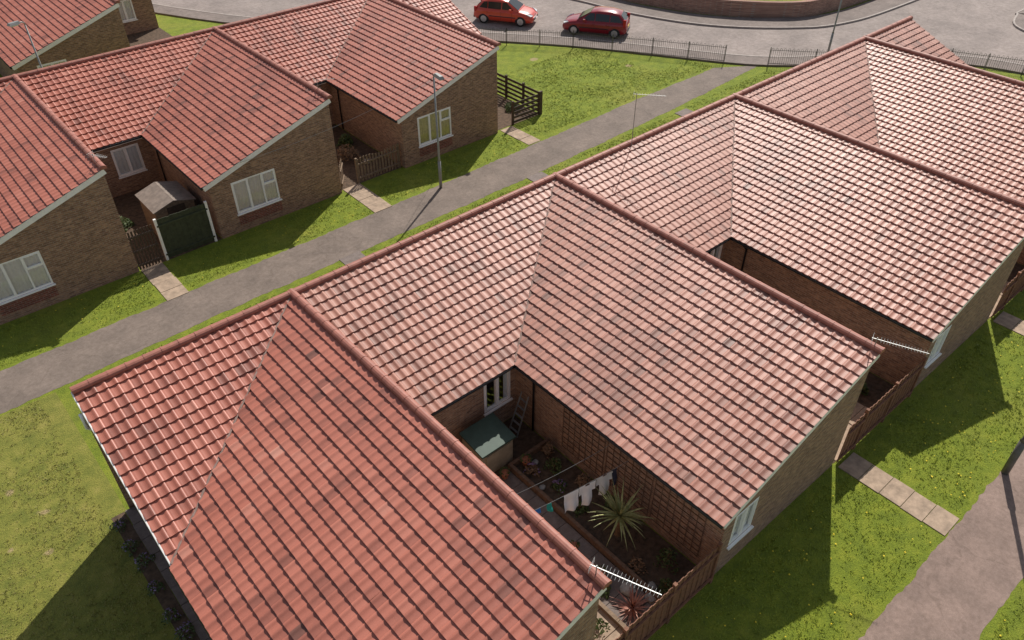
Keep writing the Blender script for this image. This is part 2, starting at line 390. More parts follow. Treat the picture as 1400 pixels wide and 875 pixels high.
        fa.box(0,stub_len-.06,-DY+.03,-DY+.055,ZE-.17,ZE-.005); gt.tube([(0,-DY-.035,ZE-.055),(stub_len,-DY-.035,ZE-.055)],.055,8)
    bb.done('bargeboard',[M_WHITEW],roof); fa.done('fascia',[M_WHITEW],roof); gt.done('gutter',[M_BLACK],roof,smooth=True)
    if wing:
        vb=MB(); d=Vector((-DX,-DY,-DROP)); n=18; rr=random.Random(seed)
        sd=Vector((DY,-DX,0)).normalized(); pts=[]
        for i in range(n+1):
            q=d*(i/n)+Vector((0,0,ZR+.052)); j=rr.uniform(-.012,.012); pts+=[q-sd*(.03+j),q+Vector((0,0,.010)),q+sd*(.03-j)]
        vb.add(pts,[(3*i+k,3*i+k+1,3*i+k+4,3*i+k+3) for i in range(n) for k in range(2)]); vb.done('valley',[M_VALLEY],roof)
        dp=MB()
        if L>DX+.1: dp.tube([(-DX-.03,-DY-.6,ZE-.1),(-DX+OV-.06,-DY-.6,ZE-.35),(-DX+OV-.06,-DY-.6,.05)],.036,8); dp.done('downpipe',[M_BLACK],H,smooth=True)
        else:
            dp.tube([(-DX-.06,-.35,ZR-.45),(-DX-.06,-.35,ZR-.9),(-DX+OV-.06,-.35,ZR-1.2),(-DX+OV-.06,-.35,.05)],.05,10); dp.done('downpipe',[M_WHITE],H,smooth=True)
    return H
LM=9.89; WM=11.8
gw_main=(-5.15,-4.2,.9,2.1,(.5,),None); cw=(-6.75,-5.75,.85,2.1,(.5,),'open')
g='terrace of tiled bungalows beside the near lawn'
house((0,0,0),DX,WM,'end terrace bungalow with red tiled roof beside a dry lawn',g,11,gable_win=gw_main,bias=-.02,tm=TILE_A)
house((LM,0,0),LM,WM,'red tiled brick bungalow around a courtyard with washing line',g,12,gable_win=gw_main,court_win=cw,bias=-.06,tm=TILE_B)
house((2*LM,0,0),LM,WM,'brick bungalow with pinkish tiled roof and shaded courtyard',g,13,gable_win=gw_main,court_win=cw,bias=.0,tm=TILE_B)
house((3*LM,0,0),LM,WM,'brick bungalow with pale red tiled roof near the road',g,14,gable_win=gw_main,court_win=cw,bias=.06,tm=TILE_B)
house((3*LM,0,0),0,0,'end of terrace bungalow roof with short red tiled slope',g,15,wing=False,stub_len=4.25,court_win=(1.2,2.2,.85,2.1,(.5,),'open'),tm=TILE_B)
g2='terrace of tiled bungalows across the footpath'
LL=8.85; WL=10.5
gw_l=(-4.72,-2.85,.8,2.2,(.36,.68),(2,.62)); cwl=(-7.2,-6.05,.8,2.05,(.5,),'net')
house((7.45-LL,21,0),LL,WL,'brick bungalow with tiled roof and netted gable window',g2,21,gable_win=gw_l,court_win=cwl)
house((7.45,21,0),LL,WL,'brick bungalow with three pane gable window beside green fence',g2,22,gable_win=gw_l,court_win=cwl,bias=-.06)
house((16.3,21,0),LL,WL,'brick bungalow with yellow curtained gable window and picket fence',g2,23,gable_win=gw_l,court_win=cwl,gcurt='yellow',bias=-.04)
house((16.3,21,0),0,0,'end bungalow with short tiled slope and dark garden fence',g2,24,wing=False,stub_len=3.75,court_win=(1.5,2.7,.8,2.05,(.5,),'net'),bias=.03)
g3='terrace of tiled bungalows furthest from the near lawn'
house((5.4,40.5,0),LM,12.5,'brick bungalow with red tiled roof behind street lamp',g3,31,gable_win=(-4.72,-3.3,.8,2.2,(.5,),None),court_win=cwl)
house((5.4,40.5,0),0,0,'end bungalow wall with small white window beside lawn',g3,32,wing=False,stub_len=4.3,court_win=(1.9,3.0,.8,2.05,(.5,),'net'))
# ------------------------------------------------------------------ setting sheets
def poly(name,pts,z,mat,thick=0):
    n=len(pts); vs=[(x,y,z) for x,y in pts]
    bm=bmesh.new(); bv=[bm.verts.new(v) for v in vs]; f=bm.faces.new(bv); bm.normal_update()
    if f.normal.z<0: f.normal_flip()
    bmesh.ops.triangulate(bm,faces=bm.faces[:])
    me=bpy.data.meshes.new(name); bm.to_mesh(me); bm.free(); me.materials.append(mat)
    o=bpy.data.objects.new(name,me); link(o); return struct(o)
gm=MB(); gm.add([(-300,-300,0),(340,-300,0),(340,340,0),(-300,340,0)],[(0,1,2,3)]); struct(gm.done('ground',[M_GRASS]))
def wob(pts_l,pts_r,name,z,mat):
    def res(p,sd):
        out=[]; rr=random.Random(sd)
        for i in range(len(p)-1):
            a=Vector(p[i]);b=Vector(p[i+1]); n=max(1,int((b-a).length/.16)); nn=Vector((-(b-a).y,(b-a).x)).normalized()
            for k in range(n):
                q=a+(b-a)*k/n+nn*(rr.uniform(-.032,.032)+.018*math.sin(k*.35)); out.append((q.x,q.y))
        out.append(p[-1]); return out
    return poly(name,res(pts_l,1)+res(pts_r,2)[::-1],z,mat)
wob([(-40,8.0),(-7,8.05),(-.5,8.15),(7.6,8.28),(16.4,8.5),(24,8.75),(31.0,8.75)],[(-40,6.0),(-7,6.0),(.7,6.2),(9,6.25),(14.2,6.3),(22.7,6.6),(28,6.9),(33.2,7.3)],'footpath',.004,M_PATH)
wob([(-30,-14.95),(5.8,-15.0),(14.8,-14.95),(60,-14.9)],[(-30,-16.8),(7.7,-16.8),(10.2,-16.8),(60,-16.8)],'footpath',.004,M_PATH2)
def slabs(x0,x1,y0,y1,mat=None):
    mb=MB(); rr=random.Random(int(x0*10)); n=max(1,round(abs(y1-y0)/.62))
    for i in range(n):
        e=.008; t=rr.uniform(.018,.03); j=rr.uniform(-.015,.015)
        a=y0+(y1-y0)*i/n;b=y0+(y1-y0)*(i+1)/n; mb.box(x0+j,x1+j,min(a,b)+e,max(a,b)-e,-.02,t)
    struct(mb.done('paving',[mat or M_SLAB]))
slabs(-1.4,-.6,8.1,10.6); slabs(7.55,8.4,8.25,10.8); slabs(16.5,17.25,8.6,10.7)
for k in (0,1,2,3): slabs(k*LM,k*LM+.82,-14.95,-11.85)
for x in (4.6,14.3,24.5): slabs(x,x+.9,.1,6.32,mat=M_PAVE)
slabs(-5.95,-5.6,-13,-.1,mat=M_PAVE)
for k in range(3): slabs(k*LM+1.75,k*LM+2.75,-11.7,-5.8,mat=M_PAVE if k==0 else None)
for k in range(3): slabs(k*LM+.15,k*LM+1.72,-11.7,-4.4)
def soil(x0,x1,y0,y1,name='soil',z=.006): poly(name,[(x0,y0),(x1,y0),(x1,y1),(x0,y1)],z,M_SOIL)
for k in range(3): soil(k*LM+.02,k*LM+4.3,-11.7,-4.32)
soil(-1.35,1.85,10.6,16.7); soil(7.5,10.7,10.8,16.7); soil(16.35,19.25,10.8,16.7); soil(5.4,9.6,30,36.2)
soil(-6.3,-5.96,-12,-.1)
def offs(pts,d):
    out=[]
    for i,p in enumerate(pts):
        a=Vector(pts[max(i-1,0)]);b=Vector(pts[min(i+1,len(pts)-1)]); t=(b-a).normalized(); out.append((p[0]+t.y*d*-1,p[1]+t.x*d))
    return out
def smoothp(pts,n=6):
    out=[]
    P=[Vector(pts[0])]+[Vector(p) for p in pts]+[Vector(pts[-1])]
    for i in range(1,len(P)-2):
        for k in range(n):
            t=k/n; a,b,c,d=P[i-1],P[i],P[i+1],P[i+2]
            q=.5*((2*b)+(c-a)*t+(2*a-5*b+4*c-d)*t*t+(3*b-a-3*c+d)*t**3); out.append((q.x,q.y))
    out.append(tuple(P[-2])); return out
near=smoothp([(6,52),(13,37),(19,28.2),(24,22.4),(28.1,17.3),(31,12.8),(33.4,9.0),(35.4,6.9),(38.5,4.6),(42.5,1.2),(44.6,-3),(46,-12),(48,-40)])
far=smoothp([(18,58),(27,38),(31.5,29),(33.3,22.9),(34.3,17.7),(36.3,13.2),(39.7,9.6),(43.1,7.8),(49.7,7.1),(70,6.8),(110,6.5)])
ne=smoothp([(110,1.2),(60,1.4),(53,1.2),(50.3,-.6),(50,-6),(52,-20),(54,-40)])
poly('road',near+[(48,-42),(54,-42)]+ne[::-1]+far[::-1],.008,M_ROAD)
def strip(name,pl,d0,d1,z,mat):
    a=offs(pl,d0);b=offs(pl,d1); n=len(pl); mb=MB()
    vs=[(x,y,z) for x,y in a]+[(x,y,z) for x,y in b]+[(x,y,0) for x,y in a]+[(x,y,0) for x,y in b]
    fs=[]
    for i in range(n-1): fs+=[(i,i+1,n+i+1,n+i),(i,2*n+i,2*n+i+1,i+1),(n+i,n+i+1,3*n+i+1,3*n+i)]
    mb.add(vs,fs); return struct(mb.done(name,[mat]))
strip('kerb',near,-.12,0,.115,M_KERB); strip('pavement',near,-1.35,-.12,.10,M_PAVE)
strip('kerb',far,0,.12,.115,M_KERB); strip('pavement',far,.12,1.9,.10,M_PAVE)
strip('kerb',ne,0,.12,.115,M_KERB); strip('pavement',ne,.12,2.2,.10,M_PAVE)
w=MB(); wp=smoothp([(33.5,30),(35.6,23),(36.3,19.5),(38,15),(41.5,10.9),(45,9.8),(50.5,9.4),(70,9.1)])
def wallstrip(mb,pl,th,z0,z1,m=0):
    a=offs(pl,-th/2);b=offs(pl,th/2);n=len(pl)
    vs=[(x,y,z1) for x,y in a]+[(x,y,z1) for x,y in b]+[(x,y,z0) for x,y in a]+[(x,y,z0) for x,y in b]; fs=[]
    for i in range(n-1): fs+=[(i,i+1,n+i+1,n+i),(i,2*n+i,2*n+i+1,i+1),(n+i,n+i+1,3*n+i+1,3*n+i)]
    fs+=[(0,n,3*n,2*n),(n-1,3*n-1,4*n-1,2*n-1)]
    mb.add(vs,fs,m)
W_=empty('garden_wall',(0,0,0)); thing(W_,'low curved pinkish brick wall beside the pavement','wall')
wallstrip(w,wp,.22,0,.95); w.done('wall_body',[M_WALLBRICK],W_); w=MB(); wallstrip(w,wp,.28,.952,1.02); w.done('coping',[M_WALLBRICK],W_)
# ------------------------------------------------------------------ railings (each run a thing)
def railing(pts,label):
    E=empty('railing',(pts[0][0],pts[0][1],0)); thing(E,label,'railing','metal railings along the road'); ox,oy=pts[0]
    po=MB(); ba=MB()
    for i in range(len(pts)-1):
        a=Vector((pts[i][0]-ox,pts[i][1]-oy,0)); b=Vector((pts[i+1][0]-ox,pts[i+1][1]-oy,0)); L=(b-a).length; n=max(1,round(L/2.4)); d=(b-a)/L
        for k in range(n+1): q=a+d*L*k/n; po.tube([q,q+Vector((0,0,1.05))],.025,6)
        for z in (.12,.88): ba.tube([a+Vector((0,0,z)),b+Vector((0,0,z))],.013,4)
        m=int(L/.22)
        for k in range(m):
            q=a+d*(k+.25)*L/m; q2=q+d*.11*L/m*4.5
            ba.tube([q+Vector((0,0,.1)),q+Vector((0,0,.95)),(q+q2)/2+Vector((0,0,1.02)),q2+Vector((0,0,.95)),q2+Vector((0,0,.1))],.010,4)
    po.done('post',[M_RAIL],E); ba.done('bar',[M_RAIL],E)
railing([(22.2,22.0),(24.3,19.3),(27,16.3),(29.7,12.4),(32.0,8.9)],'grey bow top railing between lawn and road')
railing([(33.6,7.0),(35.3,5.1),(38,2.9),(41.2,.1),(42.9,-3.3),(43.9,-8)],'grey bow top railing beside the junction')
# ------------------------------------------------------------------ fences and gates
def boards(label,p0,p1,h,mat,grp,name='fence',gap=.0,bw=.11,posts=True,postmat=None,rails=2,top=None,zb=.04):
    p0=Vector((*p0,0));p1=Vector((*p1,0)); L=(p1-p0).length; d=(p1-p0)/L; nrm=Vector((-d.y,d.x,0))
    E=empty(name,p0); thing(E,label,'gate' if name=='gate' else 'fence',grp); rr=random.Random(int(L*77))
    b=MB(); n=round(L/(bw+gap)); st=L/n
    for i in range(n):
        c=d*(i+.5)*st; hh=h+rr.uniform(-.015,.015)+(top(i/n) if top else 0); o=nrm*(.012 if i%2 and gap==0 else 0)
        b.beam(c+o+Vector((0,0,zb)),c+o+Vector((0,0,hh)),(st-gap)*.98,.018,up=nrm)
    b.done('panel',[mat],E)
    for k in range(rails):
        r=MB(); z=.25+(h-.5)*k/max(1,rails-1); r.beam(nrm*-.035+Vector((0,0,z)),d*L+nrm*-.035+Vector((0,0,z)),.045,.07)
        r.done('rail',[mat],E)
    if posts:
        m=max(1,round(L/1.8))
        for k in range(m+1):
            po=MB(); q=d*L*k/m; po.box(q.x-.045,q.x+.045,q.y-.045,q.y+.045,0,h+.06); po.done('post',[postmat or mat],E)
    return E
gf='board fences closing the courtyards'
for k in range(3):
    boards('brown close boarded fence closing a courtyard',(k*LM+.95,-11.75),(k*LM+4.2,-11.75),1.55,M_FENCE,gf)
    boards('brown boarded courtyard gate beside paving slabs',(k*LM+.06,-11.75),(k*LM+.9,-11.75),1.5,M_FENCE,'boarded gates to the courtyards',name='gate',posts=False)
boards('dark open slatted gate beside green fence',(-1.45,10.6),(-.5,10.6),1.7,M_DKWOOD,None,name='gate',gap=.05,bw=.07,posts=False,rails=3)
boards('dark green fence panel between white posts',(-.35,10.65),(1.62,10.65),1.75,M_GREENP,None,postmat=M_WHITEW)
boards('weathered slatted timber fence beside brick gable',(8.4,10.85),(10.6,10.85),1.15,M_PICKET,None,gap=.07,bw=.09,top=lambda t:.05*math.sin(t*9))
boards('weathered slatted timber gate standing ajar',(7.55,10.85),(8.05,11.5),1.1,M_PICKET,None,name='gate',gap=.07,bw=.09,posts=False)
def slatfence(label,p0,p1,h=1.15,n=5,mat=M_DKWOOD):
    p0=Vector((*p0,0));p1=Vector((*p1,0)); L=(p1-p0).length; d=(p1-p0)/L; E=empty('fence',p0); thing(E,label,'fence','dark slatted fences around the end garden')
    for i in range(n): s=MB(); z=.12+(h-.2)*i/(n-1); s.beam(Vector((0,0,z)),d*L+Vector((0,0,z)),.025,.12); s.done('slat',[mat],E)
    m=max(1,round(L/1.3))
    for k in range(m+1):
        po=MB(); q=d*L*k/m; po.box(q.x-.05,q.x+.05,q.y-.05,q.y+.05,0,h+.08); po.done('post',[mat],E)
slatfence('dark horizontal slatted fence on the lawn side',(19.3,10.8),(19.3,16.2)); slatfence('dark horizontal slatted fence facing the footpath',(17.4,10.8),(19.2,10.8))
# ------------------------------------------------------------------ street lamps
def lamp(x,y,h,rot,label,r0=.068,mat=None):
    mat=mat or M_GALV
    E=empty('street_lamp',(x,y,0),rot=rot); thing(E,label,'street lamp','street lamps along the paths')
    p=MB(); p.tube([(0,0,0),(0,0,1.3)],r0,10); p.tube([(0,0,1.3),(0,0,1.38),(0,0,h-.1)],[r0,r0*.7,r0*.5],10); p.tube([(0,0,h-.1),(0,0,h),(.12,0,h+.06),(.3,0,h+.08)],.028,8); p.done('pole',[mat],E,smooth=True)
    b=MB(); b.add([(.22,-.1,h+.04),(.75,-.12,h+.06),(.75,.12,h+.06),(.22,.1,h+.04),(.24,-.06,h+.16),(.7,-.07,h+.17),(.7,.07,h+.17),(.24,.06,h+.16)],[(4,5,6,7),(0,1,5,4),(1,2,6,5),(2,3,7,6),(3,0,4,7)]); b.done('lamp_head',[mat],E)
    c=MB(); c.add([(.28,-.08,h+.035),(.7,-.1,h+.05),(.7,.1,h+.05),(.28,.08,h+.035),(.32,-.04,h-.02),(.64,-.05,h-.01),(.64,.05,h-.01),(.32,.04,h-.02)],[(3,2,1,0),(7,6,5,4)[::-1],(0,1,5,4),(1,2,6,5),(2,3,7,6),(3,0,4,7)]); c.done('lamp_lens',[M_LAMP],E)
lamp(10.9,8.15,5.1,math.radians(-100),'grey steel street lamp beside the footpath')
lamp(.35,25,5.2,math.radians(200),'grey steel street lamp between two terraces')
lamp(37.6,5.6,5.4,math.radians(60),'grey steel street lamp beside the road railing')
lamp(13.25,-15.05,5.2,math.radians(-90),'dark street lamp at the edge of pinkish path',.10,M_RAIL)
# ------------------------------------------------------------------ aerials
def aerial(loc,h,rot,label,L=1.15,n=12,tilt=0):
    E=empty('tv_aerial',loc,rot=rot); thing(E,label,'aerial','television aerials on the roofs')
    m=MB(); m.tube([(0,0,-.1),(0,0,h)],.012,6); m.done('mast',[M_GALV],E)
    b=MB(); z=h-.05; b.beam((-.12,0,z),(L,0,z-tilt),.013,.013)
    b.done('boom',[M_ALU],E)
    e=MB()
    for i in range(n):
        x=.1+(L-.15)*i/(n-1); zz=z-tilt*x/L+.010; w_=.12-.04*i/n; e.tube([(x,-w_,zz),(x,w_,zz)],.0035,4)
    for q in (-.06,.0,.06): e.tube([(-.1,-.15,z+q),(-.1,.15,z+q)],.004,4)
    e.tube([(-.1,-.1,z-.08),(-.1,-.1,z+.08)],.004,4); e.tube([(-.1,.1,z-.08),(-.1,.1,z+.08)],.004,4)
    e.done('element',[M_ALU],E)
aerial((-.05,-11.55,4.4),.32,math.radians(-68),'silver television aerial at the end of a ridge',1.25,16)
aerial((LM-.05,-11.6,4.4),.30,math.radians(-68),'silver television aerial above a white verge',1.2,16)
aerial((13.5,-.15,4.4),1.9,math.radians(-50),'tall thin television aerial on a roof ridge',1.0,10)
aerial((7.4,11.3,4.4),.5,math.radians(-30),'small television aerial on a far ridge',.7,8)
aerial((-1.5,11.0,4.4),.35,math.radians(-60),'small television aerial above a gable corner',.6,7)
def wire(name,a,b,sag,label,r=.006,grp=None):
    mb=MB(); a=Vector(a);b=Vector(b); mb.tube([a+(b-a)*t-Vector((0,0,sag*4*t*(1-t))) for t in [i/16 for i in range(17)]],r,4)
    o=mb.done(name,[M_GALV],None); thing(o,label,'cable',grp)
gw_='overhead cables to the bungalows'
wire('overhead_cable',(10.9,8.15,5.0),(3.0,10.6,2.9),.25,'thin overhead cable from lamp post to bungalow',grp=gw_); wire('overhead_cable',(10.9,8.15,5.0),(14,10.6,3.5),.1,'thin overhead cable from lamp post to gable',grp=gw_)
# ------------------------------------------------------------------ court contents
def bunker(x,y,lab):
    E=empty('storage_bunker',(x,y,0)); thing(E,lab,'storage box')
    b=MB(); b.box(0,1.1,-.9,0,0,.95); b.done('body',[M_BUNKW],E,bevel=.01)
    l=MB(); l.add([(-.06,-.97,.96),(1.16,-.97,.96),(1.16,.05,1.12),(-.06,.05,1.12),(-.06,-.97,1.02),(1.16,-.97,1.02),(1.16,.05,1.18),(-.06,.05,1.18)],[(0,3,2,1),(4,5,6,7),(0,1,5,4),(1,2,6,5),(2,3,7,6),(3,0,4,7)]); l.done('lid',[M_BUNK],E,bevel=.01)
    d=MB(); d.box(.12,.98,-.93,-.902,.1,.85); d.done('door',[M_BUNKW],E)
bunker(2.0,-4.7,'garden storage bunker with dark green sloping lid')
def shed(x,y,w,l,h,lab):
    E=empty('garden_shed',(x,y,0)); thing(E,lab,'shed')
    b=MB(); r=.20
    b.add([(0,0,0),(w,0,0),(w,0,h),(w/2,0,h+r),(0,0,h)],[(0,1,2,3,4)]); b.add([(0,l,0),(w,l,0),(w,l,h),(w/2,l,h+r),(0,l,h)],[(4,3,2,1,0)])
    b.add([(0,0,0),(0,l,0),(0,l,h),(0,0,h)],[(0,1,2,3)]); b.add([(w,0,0),(w,l,0),(w,l,h),(w,0,h)],[(0,1,2,3)])
    b.done('wall',[M_PICKET],E)
    f=MB(); f.beam((-.08,l/2,h-.04),(w/2,l/2,h+r+.02),l+.2,.03); f.beam((w/2,l/2,h+r+.02),(w+.08,l/2,h-.04),l+.2,.03); f.done('roof',[M_FELT],E)
    d=MB(); d.box(w*.3,w*.75,-.03,-.002,.05,h-.05); d.done('door',[M_DKWOOD],E)
shed(.0,11.75,1.55,1.7,1.5,'small garden shed with brownish grey felt roof')
e=MB(); e.box(2.78,2.88,-11.4,-5.75,0,.2); e.box(2.882,4.28,-5.85,-5.75,0,.2); thing(e.done('bed_edging',[M_TRELLIS]),'timber edging around a courtyard flower bed','edging')
e=MB(); e.box(1.62,1.72,-11.4,-5.75,0,.15); thing(e.done('bed_edging',[M_PICKET]),'timber edging beside courtyard paving','edging')
def trellis(x,y0,y1,z0,z1,lab):
    E=MB(); n=int((y1-y0)/.2)
    for i in range(n+1): y=y0+(y1-y0)*i/n; E.box(x-.03,x-.018,y-.009,y+.009,z0,z1)
    m=int((z1-z0)/.2)
    for j in range(m+1): z=z0+(z1-z0)*j/m; E.box(x-.018,x-.006,y0,y1,z-.009,z+.009)
    thing(E.done('trellis',[M_TRELLIS]),lab,'trellis','wooden trellis panels on the courtyard wall')
for i in range(3): trellis(4.325,-7.9-i*1.65,-6.35-i*1.65,.35,1.95,'square wooden trellis panel fixed to brick wall')
E=empty('step_ladder',(4.0,-4.85,0)); thing(E,'aluminium step ladder leaning on brick wall','ladder')
for s_ in (-.18,.18): m=MB(); m.beam((-.25,s_,0),(.22,s_*.8,1.35),.04,.02); m.done('stile',[M_GALV],E)
for i in range(5): m=MB(); t=(i+.6)/5.4; m.beam((-.25+.47*t,-.17,1.35*t),(-.25+.47*t,.17,1.35*t),.06,.015); m.done('rung',[M_GALV],E)
def strap(x,y,z0,n,L,wd,mat,seed,lab,name,cat,trunk=.5):
    E=empty(name,(x,y,0)); thing(E,lab,cat); rr=random.Random(seed)
    if trunk>0:
        t=MB(); t.tube([(0,0,0),(.02,0,z0*.5),(0,0,z0)],[.09,.07,.075],8); t.done('trunk',[M_TWIG],E)
    mb=MB()
    for i in range(n):
        az=rr.uniform(0,6.283); el=math.radians(rr.choice([rr.uniform(5,45),rr.uniform(30,85),rr.uniform(-25,20)])); l=L*rr.uniform(.6,1.12); g_=rr.uniform(.15,.65)
        p=Vector((0,0,z0)); d=Vector((math.cos(az)*math.cos(el),math.sin(az)*math.cos(el),math.sin(el))); sd=Vector((-math.sin(az),math.cos(az),0)); vs=[]; K=6
        for k in range(K+1):
            t=k/K; w_=wd*(.45+.75*math.sin(math.pi*min(1,t*1.1+.15)))*(1-t**3)+.002
            vs+=[p-sd*w_/2,p+sd*w_/2]; p=p+d*l/K; d=(d+Vector((0,0,-g_/K*1.3*t*2))).normalized()
        mb.add(vs,[(2*k,2*k+1,2*k+3,2*k+2) for k in range(K)])
    mb.done('crown' if trunk>0 else 'leaves',[mat],E)
strap(3.5,-9.3,.8,72,1.0,.048,M_CORD,5,'spiky green cordyline palm in courtyard bed','cordyline_palm','plant')
strap(2.2,-11.0,.08,50,.6,.045,M_PHOR,6,'reddish spiky phormium beside brown fence','phormium','plant',trunk=0)
def clump(x,y,r,h,n,mat,seed,lab,name='shrub',cat='plant',leaf=.06,flower=None,grp=None,nf=0):
    E=empty(name,(x,y,0)); thing(E,lab,cat,grp); rr=random.Random(seed); mb=MB(); fl=MB()
    st=MB()
    for i in range(7):
        a=rr.uniform(0,6.28); q=r*.7*rr.random(); st.tube([(0,0,0),(q*.5*math.cos(a),q*.5*math.sin(a),h*.5),(q*math.cos(a),q*math.sin(a),h*.9)],.008,4)
    st.done('stem',[M_TWIG],E)
    for i in range(n):
        a=rr.uniform(0,6.28); q=r*math.sqrt(rr.random())*(1+.25*math.sin(3*a+seed)); z=h*(1-(q/r/1.3)**2)*rr.uniform(.25,1.05)
        c=Vector((q*math.cos(a),q*math.sin(a),max(.02,z))); u=Vector((rr.gauss(0,1),rr.gauss(0,1),rr.gauss(0,.6))).normalized(); v=u.orthogonal().normalized(); s_=leaf*rr.uniform(.6,1.3)
        T=fl if (flower and i<nf) else mb
        if T is fl: c.z=h*(1-(q/r/1.3)**2)*1.05+.02
        T.add([c-u*s_,c+v*s_*.45,c+u*s_,c-v*s_*.45],[(0,1,2,3)])
    mb.done('foliage',[mat],E)
    if flower: fl.done('flowers',[flower],E)
for i in range(7):
    clump(-6.2+random.uniform(-.06,.06),-.4-i*.85+random.uniform(-.15,.15),.18+.07*random.random(),.22,190,M_LEAF,i,'low purple flowering plant beside the house wall',flower=M_PURP,nf=22,leaf=.035,grp='purple flowering plants in the border',name='flowering_plant')
spots=[(3.2,-6.3,.22,.3),(3.75,-6.6,.25,.4),(3.4,-7.2,.2,.25),(3.95,-7.6,.22,.5),(3.3,-8.1,.2,.3),(4.0,-8.6,.2,.4),(3.1,-10.3,.25,.3),(3.8,-10.7,.3,.5),(2.0,-10.2,.2,.3),(4.0,-6.1,.15,.5),(1.2,-10.8,.25,.3),(3.2,-11.2,.22,.4)]
for i,(x,y,r,h) in enumerate(spots):
    clump(x,y,r,h,170,M_LEAF if i%3 else M_TWIG,50+i,'small leafy plant in courtyard bed',flower=M_PURP if i in (0,2) else None,nf=25,leaf=.045,grp='small plants in the courtyard bed')
for i,(x,y,r,h) in enumerate([(9.2,13.0,.55,.75),(8.3,14.8,.4,.5),(9.9,14.3,.35,.6),(-.8,14.0,.35,.5),(17.4,13.4,.5,.5),(18.5,12.2,.35,.4),(13.0,-10.5,.35,.6),(11.2,-8.2,.3,.4),(18.8,14.8,.4,.5)]):
    clump(x,y,r,h,420,M_TWIG if i in(0,4) else M_LEAF,80+i,'brown twiggy bush in bare courtyard' if i in (0,4) else 'leafy bush in bare courtyard',leaf=.07,grp='bushes in the courtyards')
def rock(x,y,s,seed):
    bm=bmesh.new(); bmesh.ops.create_icosphere(bm,subdivisions=2,radius=s); r=random.Random(seed)
    for v in bm.verts: v.co*=r.uniform(.8,1.15); v.co.z*=.6
    me=bpy.data.meshes.new('boulder'); bm.to_mesh(me); bm.free(); me.materials.append(M_ROCK); o=bpy.data.objects.new('boulder',me); o.location=(x,y,s*.4); link(o); thing(o,'rounded grey stone on courtyard soil','stone','stones in the courtyard')
for i,(x,y,s_) in enumerate([(2.5,-10.6,.2),(2.75,-11.1,.16),(3.0,-10.9,.12),(3.05,-6.9,.09),(3.5,-6.1,.1),(9.7,12.2,.2)]): rock(x,y,s_,i)
M_TERR=simple('terracotta',(.35,.13,.07),.8,.2,5)
for i,(x,y,s_) in enumerate([(3.25,-6.0,.13),(2.5,-5.95,.12),(2.2,-9.9,.14),(2.3,-8.9,.11)]):
    E=empty('flower_pot',(x,y,.03)); thing(E,'small terracotta flower pot on courtyard paving','flower pot','terracotta pots in the courtyard')
    p=MB(); p.tube([(0,0,0),(0,0,s_*1.5),(0,0,s_*1.52),(0,0,s_*1.8)],[s_*.65,s_*.95,s_*1.08,s_*1.08],12); p.done('pot',[M_TERR],E,smooth=False)
    l=MB(); rr=random.Random(i)
    for k in range(50):
        u=Vector((rr.gauss(0,1),rr.gauss(0,1),abs(rr.gauss(0,1)))).normalized(); c=u*s_*1.1+Vector((0,0,s_*1.8)); v=u.orthogonal().normalized(); l.add([c-v*.02,c+u*.05,c+v*.02,c-u*.02],[(0,1,2,3)])
    l.done('plant',[M_LEAF],E)
# washing line and clothes
M_CLW=simple('white_cloth',(.88,.87,.85),.9,.05,4); M_CLG=simple('pale_grey_cloth',(.68,.68,.65),.9,.1,4); M_CLB=simple('blue_cloth',(.03,.17,.5),.9,.1,4); M_CLD=simple('dark_cloth',(.03,.03,.05),.9,.2,4); M_CLT=simple('teal_cloth',(.02,.30,.25),.9,.1,4)
A=Vector((.0,-7.9,1.75)); B=Vector((4.28,-8.75,1.85))
wire('washing_line',A,B,.15,'green washing line strung across the courtyard',.006,'washing lines'); wire('washing_line',(.0,-7.3,1.8),(4.28,-8.1,1.9),.15,'second washing line across the courtyard',.005,'washing lines')
def hang(t,w,h,mat,shape,lab,name):
    c=A+(B-A)*t-Vector((0,0,.15*4*t*(1-t))); d=(B-A).normalized(); nrm=Vector((-d.y,d.x,0)); mb=MB(); ph=random.uniform(0,6)
    nx,nz=16,16; idx={}
    for i in range(nx+1):
        for j in range(nz+1):
            s_=(i/nx-.5)*w; v=j/nz; q=c+d*s_+Vector((0,0,-v*h+.03*math.sin(s_*8+ph)*v))+nrm*(.04*v*math.sin(s_*20+ph)+.012*math.sin(v*9+ph)-.08*v); idx[i,j]=len(mb.v); mb.v.append(tuple(q))
    for i in range(nx):
        for j in range(nz):
            x=abs((i+.5)/nx-.5)*2; v=(j+.5)/nz
            if shape=='shirt' and x>.62 and v>.42: continue
            if shape=='shirt' and x<.2 and v<.07: continue
            mb.f.append((idx[i,j],idx[i+1,j],idx[i+1,j+1],idx[i,j+1])); mb.m.append(0)
    o=mb.done(name,[mat],None,smooth=True); thing(o,lab,'clothing' if name!='towel' else 'towel','washing hung on the line')
hang(.60,.44,.62,M_CLW,'towel','white towel pegged on the washing line','towel'); hang(.71,.5,.72,M_CLW,'shirt','white shirt pegged on the washing line','shirt'); hang(.83,.5,.66,M_CLG,'shirt','pale grey shirt pegged on washing line','shirt')
hang(.90,.16,.5,M_CLD,'towel','dark cloth pegged beside brick wall','towel'); hang(.36,.3,.36,M_CLB,'shirt','small blue shirt pegged on washing line','shirt'); hang(.45,.14,.2,M_CLT,'towel','small teal cloth pegged on washing line','towel')
